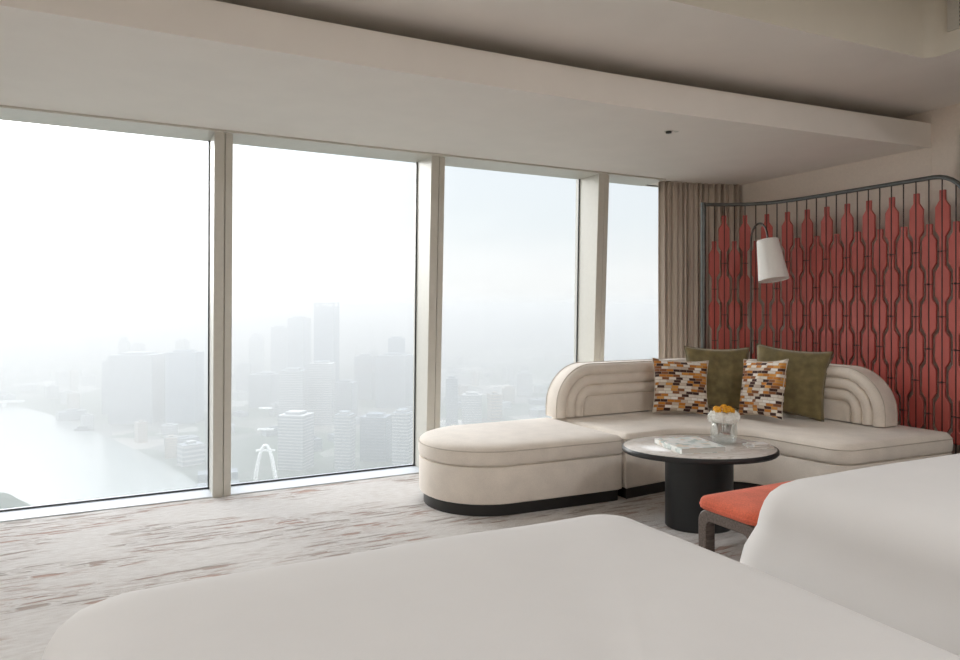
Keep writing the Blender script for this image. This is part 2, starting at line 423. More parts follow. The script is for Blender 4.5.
v = thing('sprinkler_head', 'small dark round sprinkler fitting in the pale ceiling above the sofa', 'sprinkler', (3.12, 3.42, SOF+.001))
MB().lathe([(.030, -.003), (.030, 0)], 24).build('escutcheon', M['mullion'], v, auto=30)
MB().lathe([(.008, -.016), (.018, -.014), (.020, -.004), (.02, -.002)], 20).build('cap', M['black'], v, auto=30)
v = thing('motion_sensor', 'tiny pale round ceiling sensor next to the dark sprinkler', 'sensor', (3.165, 3.40, SOF+.001))
MB().lathe([(.012, -.006), (.016, -.003), (.016, 0)], 20).build('sensor_dome', M['mullion'], v, auto=30)

# ------------------------------------------------------------------ curtain
def curtain(name, label, path, z0, z1, amp, waves, nseg):
    P = lerp_path(path, 12); L = [0]
    for i in range(1, len(P)): L.append(L[-1]+(P[i]-P[i-1]).length)
    tot = L[-1]
    def at(s):
        s = max(0, min(tot, s))
        for i in range(1, len(P)):
            if L[i] >= s:
                t = (s-L[i-1])/max(1e-9, L[i]-L[i-1]); d = (P[i]-P[i-1]).normalized()
                return P[i-1].lerp(P[i], t), d
        return P[-1], (P[-1]-P[-2]).normalized()
    vs = []; rows = 14
    for j in range(rows+1):
        z = z0+(z1-z0)*j/rows
        for i in range(nseg+1):
            s = tot*i/nseg; p, d = at(s); n = Vector((-d.y, d.x))
            ph = 2*PI*waves*(i/nseg)+1.3*noise.noise(Vector((s*3.1, 0, 4)))*2
            a = amp*(.75+.35*noise.noise(Vector((s*5, z*.25, 1))))
            off = a*math.sin(ph)+a*.35*math.sin(2.3*ph+z*.25)+.006*noise.noise(Vector((s*14, z*.9, 2)))
            q = p+n*off+d*(a*.35*math.cos(ph)*(1 if 0 < i < nseg else 0))
            vs.append((q.x, q.y, z))
    w = nseg+1
    fs = [(j*w+i, j*w+i+1, (j+1)*w+i+1, (j+1)*w+i) for j in range(rows) for i in range(nseg)]
    o = mesh_obj(name, vs, fs, M['curtain'], smooth=True)
    md = o.modifiers.new('thick', 'SOLIDIFY'); md.thickness = .003
    tag(o, label, 'curtain')
    return o
curtain('curtain', 'pleated taupe floor-length curtain drawn beside the rightmost window', [(4.255, 4.79), (4.5, 4.76), (4.75, 4.71), (5.055, 4.62)], .012, SOF, .034, 14, 420)

# ------------------------------------------------------------------ screen
scr = thing('slatted_screen', 'curved metal screen with red bottle-shaped boards standing behind the sofa', 'room divider', (4.9, 3.5, 0))
SO = Vector((4.9, 3.5, 0))
HS = 2.155
sp_path = [(4.96, 2.46), (4.96, 2.66), (4.96, 3.0), (4.96, 3.4), (4.96, 3.7), (4.95, 3.90), (4.91, 4.11), (4.85, 4.21), (4.79, 4.28), (4.71, 4.344), (4.63, 4.39), (4.54, 4.43), (4.465, 4.46)]
SP = lerp_path(sp_path, 10); SL = [0]
for i in range(1, len(SP)): SL.append(SL[-1]+(SP[i]-SP[i-1]).length)
def sat(s):
    if s <= 0:
        d = (SP[1]-SP[0]).normalized(); return SP[0]+d*s, d
    for i in range(1, len(SP)):
        if SL[i] >= s:
            t = (s-SL[i-1])/(SL[i]-SL[i-1]); return SP[i-1].lerp(SP[i], t), (SP[i]-SP[i-1]).normalized()
    return SP[-1], (SP[-1]-SP[-2]).normalized()
TOT = SL[-1]
SA = .13                      # post at the near end
R_ = .22
top = []
for a in range(9):            # near corner arc, from post up to rail
    t = PI/2*a/8
    s = SA+R_*(1-math.cos(t)); z = HS-R_+R_*math.sin(t); p, d = sat(s); top.append(Vector((p.x, p.y, z)))
m = SA+R_
while m < TOT-.02:
    m += .04; p, d = sat(min(m, TOT)); top.append(Vector((p.x, p.y, HS)))
pe, _ = sat(TOT)
p0, _ = sat(SA)
frame = MB()
frame.tube([p.to_3d()+Vector((0, 0, 0)) if False else Vector((p0.x, p0.y, z)) for z in (0.0, 1.0, HS-R_-.01)]+top, .016, 12)
frame.tube([Vector((pe.x, pe.y, 0)), Vector((pe.x, pe.y, HS+.016))], .024, 12)
frame.build('frame', M['steel'], scr, auto=40, origin=None).location = -SO
br = []
m = SA
while m < TOT:
    p, d = sat(m); br.append(Vector((p.x, p.y, .07))); m += .05
MB().tube(br+[Vector((pe.x, pe.y, .07))], .016, 8).build('bottom_rail', M['steel'], scr, auto=40).location = -SO
PER, WN, NN = .45, .0465, .0185
def halfw(h, off):
    """board half width at height h"""
    q = (off-h) % PER
    ch = .045
    if q < ch: return NN+(WN-NN)*q/ch
    if q < .25-ch: return WN
    if q < .25: return WN-(WN-NN)*(q-.25+ch)/ch
    return NN
s0 = .203
for k in range(23):
    s = s0+k*.088
    if s > TOT-.02: break
    p, d = sat(s); n = Vector((-d.y, d.x))            # towards the room
    if n.x > 0: n = -n
    A = (k % 2 == 1)
    off = 1.99 if A else 1.99-.225
    htop = off+.07
    hh = [htop]
    q = off
    while q > .33:
        for e in (q, q-.045, q-.205, q-.25):
            if e > .33: hh.append(e)
        q -= PER
    hh.append(.33)
    loc = Vector((p.x, p.y, 0))
    tz = HS-(.0 if s > SA+R_ else R_-math.sqrt(max(0, R_*R_-(R_-(s-SA))**2)))
    rod = MB()
    rc = n*.003
    rod.tube([Vector((rc.x, rc.y, .07)), Vector((rc.x, rc.y, tz))], .0045, 8)
    t3 = Vector((d.x, d.y, 0)); 
    q = off-.35
    while q > .4:
        c = Vector((rc.x, rc.y, q))+n.to_3d()*.004
        rod.tube([c-t3*.026, c+t3*.026], .0028, 6)
        rod.tube([c-t3*.006, c+t3*.006], .007, 8)
        q -= PER
    rod.build('rod', M['rod'], scr, auto=40).location = loc-SO
    bd = MB()
    for sg in (-1, 1):
        pr = [(sg*.0035, h) for h in (hh[0], hh[-1])]
        outl = [(sg*halfw(h-1e-6 if i == 0 else h, off) if i else sg*NN, h) for i, h in enumerate(hh)]
        outl = [(sg*(NN if abs((off-h) % PER) < 1e-4 or abs((off-h) % PER-PER) < 1e-4 else halfw(h, off)), h) for h in hh]
        outl[0] = (sg*NN, hh[0])
        poly = [pr[0]]+outl+[pr[1]]
        nn = len(poly)
        th = .022
        fr = [Vector((t3.x*u, t3.y*u, h))+n.to_3d()*.006 for u, h in poly]
        bk = [v_-n.to_3d()*th for v_ in fr]
        bd.add(fr+bk, [tuple(range(nn)), tuple(range(2*nn-1, nn-1, -1))]+[(j, (j+1) % nn, nn+(j+1) % nn, nn+j) for j in range(nn)])
    o = bd.build('board', M['red'], scr); o.location = loc-SO
    bm = bmesh.new(); bm.from_mesh(o.data); bmesh.ops.recalc_face_normals(bm, faces=bm.faces); bm.to_mesh(o.data); bm.free()
    md = o.modifiers.new('bevel', 'BEVEL'); md.width = .002; md.segments = 1; md.limit_method = 'ANGLE'

# ------------------------------------------------------------------ upholstery helpers
def resample(poly, step=.03):
    out = []
    n = len(poly)
    for i in range(n):
        a = Vector(poly[i]); b = Vector(poly[(i+1) % n]); L = (b-a).length; k = max(1, int(L/step))
        out += [a.lerp(b, j/k) for j in range(k)]
    return out
def inset(poly, d):
    n = len(poly); out = []
    for i in range(n):
        a = poly[i-1]; p = poly[i]; b = poly[(i+1) % n]
        t = (b-a).normalized() if (b-a).length > 1e-9 else Vector((1, 0))
        out.append(p+Vector((-t.y, t.x))*d)
    return out
def fillet(pts, rad, seg=8):
    """pts: list of (x,y,r)"""
    out = []; n = len(pts)
    for i in range(n):
        p = Vector(pts[i][:2]); r = pts[i][2]
        if r <= 0: out.append(p); continue
        a = Vector(pts[i-1][:2]); b = Vector(pts[(i+1) % n][:2])
        u = (a-p).normalized(); w = (b-p).normalized(); ang = u.angle(w)
        tl = r/math.tan(ang/2); s = p+u*tl; e = p+w*tl
        bis = (u+w).normalized(); c = p+bis*(r/math.sin(ang/2))
        a0 = math.atan2(s.y-c.y, s.x-c.x); a1 = math.atan2(e.y-c.y, e.x-c.x)
        da = (a1-a0+PI) % (2*PI)-PI
        out += [c+Vector((math.cos(a0+da*k/seg), math.sin(a0+da*k/seg)))*r for k in range(seg+1)]
    return out
def pad(poly, prof, name, mat, parent, origin, dome=0):
    """stack of inset outlines; prof = [(inset, z)]"""
    mb = MB(); n = len(poly); vs = []
    xs = [q.x for q in poly]; ys = [q.y for q in poly]
    cen = Vector(((min(xs)+max(xs))/2, (min(ys)+max(ys))/2)); hw = (max(xs)-min(xs))/2; hl = (max(ys)-min(ys))/2
    for d, z in prof:
        if d <= .03: vs += [(q.x, q.y, z) for q in inset(poly, d)]
        else:      # only used on convex pads
            e = d-.03; vs += [(cen.x+(q.x-cen.x)*(hw-e)/hw, cen.y+(q.y-cen.y)*(hl-e)/hl, z) for q in inset(poly, .03)]
    fs = [(i*n+k, i*n+(k+1) % n, (i+1)*n+(k+1) % n, (i+1)*n+k) for i in range(len(prof)-1) for k in range(n)]
    fs.append(tuple(range(n-1, -1, -1))); fs.append(tuple(range((len(prof)-1)*n, len(prof)*n)))
    mb.add(vs, fs)
    return mb.build(name, mat, parent, auto=50, origin=None) if origin is None else _o(mb, name, mat, parent, origin)
def _o(mb, name, mat, parent, origin):
    o = mb.build(name, mat, parent, auto=50); o.location = -Vector(origin); return o
def loop_tube(poly, z, r, name, mat, parent, origin, closed=True):
    mb = MB(); pts = [Vector((q.x, q.y, z)) for q in poly]
    if closed: pts = pts+[pts[0], pts[1]]
    mb.tube(pts, r, 6, cap=not closed)
    return _o(mb, name, mat, parent, origin)

# ------------------------------------------------------------------ chaise
O1 = (2.3, 4.0, 0)
ch = thing('chaise', 'backless cream upholstered chaise with rounded left end by the windows', 'sofa', O1)
cx, cy, R = 2.075, 4.005, .43
arc = [(cx+R*math.cos(a), cy+R*math.sin(a)) for a in [PI/2+PI*k/24 for k in range(25)]]
body = [Vector(p) for p in arc]+fillet([(2.3, 3.56, 0), (2.860, 3.535, .045), (2.860, 4.43, .045), (2.3, 4.433, 0)], 0, 6)
body = resample([tuple(p) for p in body], .04)
pad(body, [(.03, 0), (.03, .078)], 'plinth', M['plinth'], ch, O1)
pad(body, [(.02, .072), (.004, .08), (0, .1), (0, .287), (.004, .296), (.018, .300)], 'base', M['cream'], ch, O1)
pad(body, [(.022, .299), (.008, .304), (.001, .312), (-.004, .325), (-.006, .35), (-.002, .385), (.004, .402), (.02, .415), (.05, .424), (.10, .430), (.2, .436)], 'seat_cushion', M['cream'], ch, O1)
loop_tube(inset(body, -.002), .392, .0032, 'piping', M['seam'], ch, O1)

# ------------------------------------------------------------------ main sofa
O2 = (3.8, 3.6, 0)
so = thing('sofa', 'long curved cream sofa with channelled arch backrest in front of the red screen', 'sofa', O2)
front = [(2.866, 3.535, 0), (3.34, 3.575, .30), (3.72, 3.28, .25), (3.80, 2.66, .13), (4.84, 2.60, .05), (4.84, 4.47, .84), (2.866, 4.47, 0)]
seat = fillet(front, 0)
seat = resample([tuple(p) for p in seat], .04)
pad(seat, [(.03, 0), (.03, .078)], 'plinth', M['plinth'], so, O2)
pad(seat, [(.02, .072), (.004, .08), (0, .1), (0, .287), (.004, .296), (.018, .300)], 'base', M['cream'], so, O2)
cush = fillet([(2.868, 3.53, .05), (3.34, 3.57, .30), (3.715, 3.28, .25), (3.795, 2.655, .14), (4.84, 2.595, .06), (4.84, 4.465, .84), (2.868, 4.465, .04)], 0)
cush = resample([tuple(p) for p in cush], .04)
pad(cush, [(.022, .299), (.008, .304), (.001, .312), (-.004, .325), (-.006, .35), (-.002, .385), (.004, .402), (.012, .414), (.022, .423), (.03, .428)], 'seat_cushion', M['cream'], so, O2)
loop_tube(inset(cush, -.002), .392, .0032, 'piping', M['seam'], so, O2)

# backrest: swept along a path, channelled arch profile
BP = [(2.80, 4.225), (3.2, 4.225), (3.6, 4.225)]
c0 = Vector((3.90, 3.60)); rr = .625
BPt = [Vector((2.805, 4.225))]+[Vector((2.805+(3.9-2.805)*t/8, 4.225)) for t in range(1, 8)]
BPt += [c0+Vector((math.sin(a), math.cos(a)))*rr for a in [PI/2*k/18 for k in range(19)]]
BPt += [Vector((4.525+.03*t/6, 3.60-.685*t/6)) for t in range(1, 7)]
BL = [0]
for i in range(1, len(BPt)): BL.append(BL[-1]+(BPt[i]-BPt[i-1]).length)
LB = BL[-1]
def bat(s):
    s = max(0, min(LB, s))
    for i in range(1, len(BPt)):
        if BL[i] >= s-1e-9:
            t = (s-BL[i-1])/(BL[i]-BL[i-1])
            def nrm(j):
                a = BPt[max(j-1, 0)]; b = BPt[min(j+1, len(BPt)-1)]; d = (b-a).normalized(); return Vector((d.y, -d.x))
            n = nrm(i-1).lerp(nrm(i), t).normalized()
            return BPt[i-1].lerp(BPt[i], t), n       # n towards the room (right-hand side of travel)
    return BPt[-1], Vector((-1, 0))
HB, ZB, RA = .825, .437, .31
def topz(s):
    e = min(s, LB-s)
    if e >= RA: return HB
    return HB-RA+math.sqrt(max(0, RA*RA-(RA-e)**2))
def din(s, h):
    e = min(s, LB-s)
    if e < RA and h > HB-RA:
        return RA-math.hypot(RA-e, h-(HB-RA))
    return min(e, HB-h)
TH, BW = .15, .080
def fro(d):
    if d < 0: d = 0
    u = d/BW
    if u < 3:
        f = u-int(u); b_ = math.sqrt(max(0, 1-(2*f-1)**2))**.9
        base = TH-.040 - .004*int(u)
        return base+.040*b_
    x = min(1, (d-3*BW)/.05)
    return TH-.046+.022*math.sqrt(1-(1-x)**2)
ss = []
s = 0
while s < LB/2:
    ss.append(s); s += .006 if s < RA+.02 else .03
ss = ss+[LB/2]+[LB-x for x in reversed(ss)]
NR = 56
vs = []; ns = len(ss)
for s in ss:
    p, n = bat(s); tz = topz(s)
    for j in range(NR+1):
        h = ZB+(tz-ZB)*(j/NR)
        o_ = fro(din(s, h)) - TH*.0
        q = p+n*(o_-TH)          # path is the front skin, thickness goes outwards
        vs.append((q.x, q.y, h))
W_ = NR+1
fs = [(i*W_+j, (i+1)*W_+j, (i+1)*W_+j+1, i*W_+j+1) for i in range(ns-1) for j in range(NR)]
# outer (rear) skin
k0 = len(vs)
for s in ss:
    p, n = bat(s); tz = topz(s)
    for j in range(NR+1):
        h = ZB+(tz-ZB)*(j/NR); d = din(s, h)
        q = p-n*(TH+.055+(-.03*(1-min(1, d/.03))**2))
        vs.append((q.x, q.y, h))
fs += [(k0+i*W_+j, k0+i*W_+j+1, k0+(i+1)*W_+j+1, k0+(i+1)*W_+j) for i in range(ns-1) for j in range(NR)]
for i in range(ns-1):
    fs.append((i*W_+NR, (i+1)*W_+NR, k0+(i+1)*W_+NR, k0+i*W_+NR)); fs.append((i*W_, k0+i*W_, k0+(i+1)*W_, (i+1)*W_))
for j in range(NR):
    fs.append((j, j+1, k0+j+1, k0+j)); q = (ns-1)*W_
    fs.append((q+j, k0+q+j, k0+q+j+1, q+j+1))
for nm, dd in (('front_piping', -.036), ('rear_piping', -(TH+.028))):
    tb_ = []
    for s in ss:
        p, n = bat(s); q = p+n*dd
        if not tb_: tb_.append(Vector((q.x, q.y, ZB)))
        tb_.append(Vector((q.x, q.y, topz(s)+.001)))
    tb_.append(Vector((q.x, q.y, ZB)))
    MB().tube(tb_, .0035, 6).build(nm, M['seam'], so, auto=60).location = -Vector(O2)
o = mesh_obj('backrest', vs, fs, M['cream'], so, auto=52); o.location = -Vector(O2)

# ------------------------------------------------------------------ cushions
def pillow(name, label, w, h, T, mat, loc, nrm_deg, lean, roll, group, seed, pipemat):
    """nrm_deg: heading of the face (degrees, world), lean back in degrees"""
    t = thing(name, label, 'cushion', loc, 0, group)
    N = 30; vs = []
    for side in (1, -1):
        for j in range(N+1):
            for i in range(N+1):
                u = -1+2*i/N; v_ = -1+2*j/N
                x = u*w/2*(1-.10*(1-v_*v_)*(abs(u)**3)); z = v_*h/2*(1-.10*(1-u*u)*(abs(v_)**3))
                b_ = ((1-u**2)*(1-v_**2))**.42
                y = -side*T/2*b_
                wr = noise.noise(Vector((u*2.2+seed, v_*2.2, side)))*.022+noise.noise(Vector((u*5+seed, v_*3.2+u*2, side)))*.011
                y += wr*b_
                z -= .012*b_
                vs.append((x, y, z))
    n = N+1; k = n*n; fs = []
    for j in range(N):
        for i in range(N):
            a = j*n+i; fs.append((a, a+1, a+n+1, a+n)); fs.append((k+a, k+a+n, k+a+n+1, k+a+1))
    o = mesh_obj('cushion_cover', vs, fs, mat, t, smooth=True)
    bm = bmesh.new(); bm.from_mesh(o.data); bmesh.ops.remove_doubles(bm, verts=bm.verts, dist=1e-5); bm.to_mesh(o.data); bm.free()
    edge = []
    for i in range(N+1): edge.append(vs[i])
    for j in range(1, N+1): edge.append(vs[j*n+N])
    for i in range(1, N+1): edge.append(vs[N*n+N-i])
    for j in range(1, N+1): edge.append(vs[(N-j)*n])
    MB().tube(edge, .003, 6).build('piping', pipemat, t, smooth=True)
    t.rotation_mode = 'XYZ'
    # face looks along local -Y
    Rm = Matrix.Rotation(math.radians(nrm_deg+90), 4, 'Z') @ Matrix.Rotation(math.radians(-lean), 4, 'X') @ Matrix.Rotation(math.radians(roll), 4, 'Y')
    t.matrix_world = Matrix.Translation(loc) @ Rm
    return t
M['pipe_cream'] = plain('cream_piping', (.62, .55, .46), .9)
pillow('throw_pillow', 'plain olive velvet cushion, the left of the two olive ones', .50, .50, .15, M['olive'], (4.125, 3.97, .70), -125, 14, 1, 'olive velvet cushions', 3.3, M['olive'])
pillow('throw_pillow', 'brown, orange and cream brick-patterned cushion, left of the two patterned ones', .43, .42, .13, M['brick'], (3.755, 3.985, .65), -119, 13, 3, 'brick-patterned cushions', 1.1, M['pipe_cream'])
pillow('throw_pillow', 'plain olive velvet cushion, the right of the two olive ones', .53, .52, .16, M['olive'], (4.40, 3.53, .70), -150, 13, 5, 'olive velvet cushions', 7.7, M['olive'])
pillow('throw_pillow', 'brown, orange and cream brick-patterned cushion standing between the two olive cushions', .41, .43, .12, M['brick'], (4.10, 3.518, .665), -183, 12, -4, 'brick-patterned cushions', 5.2, M['pipe_cream'])

# ------------------------------------------------------------------ coffee table
T0 = Vector((2.905, 2.935, 0))
tb = thing('coffee_table', 'round coffee table with pale stone top on black drum base', 'table', T0, -YAW)
tb.scale = (.98, .76, 1.045)
MB().lathe([(.185, 0), (.190, .004), (.195, .01), (.195, .40), (.19, .404)], 64).build('base', M['charcoal'], tb, auto=40)
MB().lathe([(.40, .402), (.44, .408), (.447, .416), (.447, .430), (.443, .436)], 96).build('rim', M['black'], tb, auto=40)
MB().lathe([(.435, .43), (.435, .437), (.432, .439)], 96).build('tabletop', M['marble'], tb, auto=40)
TZ = .459
# books
def book(name, label, cat, c, w, d, h, rz, covermat, z=TZ):
    t = thing(name, label, cat, (c[0], c[1], z), rz)
    MB().box(-w/2, w/2, -d/2, d/2, 0, .0025).build('back_cover', covermat, t, bevel=.001)
    MB().box(-w/2, w/2, -d/2, d/2, h-.0025, h).build('front_cover', covermat, t, bevel=.001)
    MB().box(-w/2, -w/2+.003, -d/2, d/2, .0025, h-.0025).build('spine', covermat, t)
    MB().box(-w/2+.003, w/2-.005, -d/2+.005, d/2-.005, .0025, h-.0025).build('pages', M['page'], t)
    return t
book('book', 'thick hardback book with pale printed cover lying on the coffee table', 'book', (2.822, 2.925), .27, .31, .03, math.radians(-14), M['cover1'])
book('magazine', 'thin pale magazine lying right of the flower vase on the table', 'magazine', (3.19, 2.765), .14, .11, .010, math.radians(-28), M['cover2'])
book('magazine', 'small folded leaflet lying on top of the thin pale magazine', 'magazine', (3.195, 2.768), .10, .08, .008, math.radians(-18), M['cover2'], TZ+.0102)

# vase of flowers
V0 = Vector((3.10, 2.935, TZ))
va = thing('flower_vase', 'round clear glass vase of white and yellow flowers on the coffee table', 'vase', V0)
MB().lathe([(.045, 0), (.062, .004), (.072, .03), (.075, .06), (.072, .10), (.069, .125), (.065, .125), (.068, .10), (.071, .06), (.068, .032), (.055, .012), (.0, .010)], 40, cap1=False).build('bowl', M['vase'], va, smooth=True)
rnd = random.Random(5)
sm = MB()
for i in range(16):
    a = rnd.random()*2*PI; r = .03+.02*rnd.random(); b2 = a+1.2
    sm.tube([(r*.8*math.cos(b2), r*.8*math.sin(b2), .055), (r*math.cos(a)*.7, r*math.sin(a)*.7, .07), (r*1.1*math.cos(a), r*1.1*math.sin(a), .13)], .004, 6)
sm.build('stems', M['stem'], va, smooth=True)
def blossom(mb, c, R, n, ps, rnd, zmin=-.5):
    """ball of small four-petal florets"""
    for i in range(n):
        z = 1-(i+.5)/n*(1-zmin); r = math.sqrt(max(0, 1-z*z)); a = i*2.39996
        d = Vector((r*math.cos(a), r*math.sin(a), z)); c2 = Vector(c)+d*R*(1+rnd.uniform(-.08, .1))
        u = d.cross(Vector((.3, .5, .8))).normalized(); w = d.cross(u)
        ro = rnd.random()*PI
        for q in range(4):
            t = ro+q*PI/2; e = u*math.cos(t)+w*math.sin(t); f = u*math.cos(t+PI/2)+w*math.sin(t+PI/2)
            mb.add([c2, c2+e*ps*.55+f*ps*.4+d*ps*.15, c2+e*ps+d*ps*.3, c2+e*ps*.55-f*ps*.4+d*ps*.15, c2-d*ps*.5],
                   [(0, 1, 2, 3), (4, 1, 0), (4, 3, 2, 1)])
def ball(mb, c, R, n=12):
    vs = [(c[0]+R*math.sin(PI*i/n)*math.cos(2*PI*k/n), c[1]+R*math.sin(PI*i/n)*math.sin(2*PI*k/n), c[2]+R*math.cos(PI*i/n)) for i in range(n+1) for k in range(n)]
    mb.add(vs, [(i*n+k, (i+1)*n+k, (i+1)*n+(k+1) % n, i*n+(k+1) % n) for i in range(n) for k in range(n)])
for i in range(6):
    a = 2*PI*i/6+.3
    b_ = MB(); cc = (.048*math.cos(a), .048*math.sin(a), .148+.006*(i % 2)); ball(b_, cc, .034); blossom(b_, cc, .035, 54, .016, rnd)
    b_.build('white_blossom', M['petal'], va)
b_ = MB(); ball(b_, (0, 0, .165), .034); blossom(b_, (0, 0, .165), .039, 44, .016, rnd, 0); b_.build('white_blossom', M['petal'], va)
for i in range(7):
    a = 2*PI*i/6; r = 0 if i == 6 else .042
    b_ = MB(); cc = (-.012+r*math.cos(a), -.012+r*math.sin(a), .197+(.012 if i == 6 else 0)-.004*(i % 2)); ball(b_, cc, .012, 8); blossom(b_, cc, .016, 24, .010, rnd, -.3)
    b_.build('yellow_blossom', M['orange'], va)

# ------------------------------------------------------------------ floor lamp
PB = Vector((4.675, 4.128, 0))
fl = thing('floor_lamp', 'tall gooseneck reading lamp with white tapered shade behind the sofa', 'floor lamp', PB)
MB().lathe([(.10, 0), (.105, .004), (.105, .014), (.09, .02), (.012, .022)], 40).build('base', M['bronze'], fl, auto=40)
top_sh = Vector((4.605, 3.90, 1.80)); bot_sh = Vector((4.60, 3.835, 1.475))
a0 = Vector((0, 0, 1.80)); e0 = top_sh-PB
hd = Vector((e0.x, e0.y, 0)); hl = hd.length; hd.normalize()
arcp = [Vector((0, 0, .02)), Vector((0, 0, 1.0)), Vector((0, 0, 1.7))]
for i in range(17):
    t = PI*i/16
    arcp.append(hd*(hl/2*(1-math.cos(t)))+Vector((0, 0, 1.815+.135*math.sin(t))))
arcp.append(e0-Vector((0, 0, .01)))
MB().tube(arcp, .0085, 12).build('pole', M['bronze'], fl, smooth=True)
ax = (top_sh-bot_sh).normalized(); H_ = (top_sh-bot_sh).length
q = Vector((0, 0, 1)).rotation_difference(ax)
def shade_mesh():
    mb = MB()
    prof = [(.116, 0), (.083, H_), (.081, H_), (.114, .002), (.116, 0)]
    mb.lathe(prof, 56, cap0=False, cap1=False)
    mb.lathe([(.0, H_-.004), (.082, H_-.004), (.082, H_-.002), (0, H_-.002)], 56, cap0=False, cap1=False)
    mb.lathe([(.0, .010), (.113, .010), (.113, .012), (0, .012)], 56, cap0=False, cap1=False)
    return mb
mb = shade_mesh(); mb.v = [q @ v_ + (bot_sh-PB) for v_ in mb.v]
sh = mb.build('lamp_shade', M['shade'], fl, auto=40)

# ------------------------------------------------------------------ beds
def bed(name, label, x0, x1, y0, y1, top, rad, seed, group='twin beds', flare=.05):
    c = ((x0+x1)/2, (y0+y1)/2, 0)
    t = thing(name, label, 'bed', c, 0, group)
    # bed base and mattress
    MB().box(x0-c[0]+.10, x1-c[0]-.10, y0-c[1]+.05, y1-c[1]-.10, .0, .22).build('bed_base', M['bedbase'], t, bevel=.01)
    mt = MB().box(x0-c[0]+.07, x1-c[0]-.07, y0-c[1]+.03, y1-c[1]-.07, .22, top-.07).build('mattress', M['mattress'], t); 
    md = mt.modifiers.new('bevel', 'BEVEL'); md.width = .04; md.segments = 3
    # duvet
    pl = fillet([(x0, y0, .06), (x1, y0, .06), (x1, y1, rad), (x0, y1, rad)], 0, 14)
    pl = resample([tuple(p) for p in pl], .035)
    prof = [(-flare-.02, .03), (-flare, .12), (-flare*.75, .22), (-flare*.42-.01, .32), (-.004, top-.19), (.008, top-.14), (.022, top-.10), (.042, top-.066), (.070, top-.038), (.105, top-.018), (.15, top-.006), (.20, top)]+[(.2+.0001*j, top+.006*min(1, j/3)) for j in range(1, 17)]
    vs = []; n = len(pl)
    cen = Vector(c[:2])
    for d, z in prof:
        e = max(0, min(d, .2)-.05); kk = 1 if d < .20005 else 1-.058*round((d-.2)/.0001); ins = inset(pl, min(d, .05))
        for i, p in enumerate(pl):
            q = ins[i]
            if d < 0: q = Vector((p.x+math.copysign(-d, p.x-cen.x), p.y+(-d*.15 if p.y > cen.y else 0)))
            if e > 0:          # shrink towards the centre for large insets
                w2, l2 = (x1-x0)/2-.05, (y1-y0)/2-.05
                q = Vector((cen.x+(q.x-cen.x)*(w2-e)/w2, cen.y+(q.y-cen.y)*(l2-e)/l2))
                q = cen+(q-cen)*kk
            a = noise.noise(Vector((p.x*1.6+seed, p.y*1.6, z*.4)))
            fold = noise.noise(Vector((p.x*3.4+seed, p.y*3.4, z*.8)))
            if z < top-.1:
                nrm = (q-cen).normalized(); q = q+nrm*(.022*fold*(top-z)/top*1.4)
            zz = z+.010*a*(1 if z > .4 else 0)
            if d > .05:
                uu = (q.x-cen.x)*2/(x1-x0); vv = (q.y-cen.y)*2/(y1-y0)
                zz += .035*(1-uu*uu)*(1-vv*vv)
            vs.append((q.x-c[0], q.y-c[1], zz))
    fs = [(i*n+k, i*n+(k+1) % n, (i+1)*n+(k+1) % n, (i+1)*n+k) for i in range(len(prof)-1) for k in range(n)]
    lr = vs[(len(prof)-1)*n:]; vs.append((sum(v[0] for v in lr)/n, sum(v[1] for v in lr)/n, sum(v[2] for v in lr)/n))
    fs += [((len(prof)-1)*n+k, (len(prof)-1)*n+(k+1) % n, len(prof)*n) for k in range(n)]
    o = mesh_obj('duvet', vs, fs, M['linen'], t, smooth=True)
    return t
bed('bed', 'white-covered bed in the foreground, cut by the bottom edge of the photo', -.20, 1.60, -.45, 2.03, .556, .16, 2.0)
bed('bed', 'white-covered bed at the right with its foot against the orange bench', 2.14, 3.75, -.45, 1.95, .585, .17, 9.0, flare=.13)

# ------------------------------------------------------------------ bench
BO = Vector((2.285, 1.985, -.0))
be = thing('bench', 'low bench with coral seat pad and dark wood frame at the bed foot', 'bench', BO)
BLN, BD = .95, .33
def side_frame(x):
    # inverted U with rounded upper corners, standing in the YZ plane
    o_, i_ = [], []
    def rr_(w0, w1, h, r):
        pts = [(w0, 0)]
        pts += [(w0+r-r*math.cos(a), h-r+r*math.sin(a)) for a in [PI/2*k/8 for k in range(9)]]
        pts += [(w1-r+r*math.sin(a), h-r+r*math.cos(a)) for a in [PI/2*k/8 for k in range(9)]]
        pts += [(w1, 0)]; return pts
    A_ = rr_(0, BD, .350, .055); B_ = rr_(.05, BD-.05, .30, .03)
    n = len(A_); mb = MB()
    vs = [(x, y, z) for y, z in A_]+[(x, y, z) for y, z in B_]+[(x+.055, y, z) for y, z in A_]+[(x+.055, y, z) for y, z in B_]
    fs = []
    for j in range(n-1):
        fs += [(j, j+1, n+j+1, n+j), (2*n+j, 3*n+j, 3*n+j+1, 2*n+j+1), (j, 2*n+j, 2*n+j+1, j+1), (n+j, n+j+1, 3*n+j+1, 3*n+j)]
    fs += [(0, n, 3*n, 2*n), (n-1, 3*n-1, 4*n-1, 2*n-1)]
    mb.add(vs, fs); return mb
for x in (0, BLN-.055):
    o = side_frame(x).build('leg_frame', M['wood'], be, auto=35, bevel=.006)
mb = MB(); mb.box(.055, BLN-.055, .02, .055, .29, .34); mb.box(.055, BLN-.055, BD-.055, BD-.02, .29, .34)
mb.build('rail', M['wood'], be, bevel=.004)
sp_ = fillet([(-.012, -.005, .06), (BLN+.012, -.005, .06), (BLN+.012, BD+.01, .06), (-.012, BD+.01, .06)], 0, 8)
sp_ = resample([tuple(p) for p in sp_], .03)
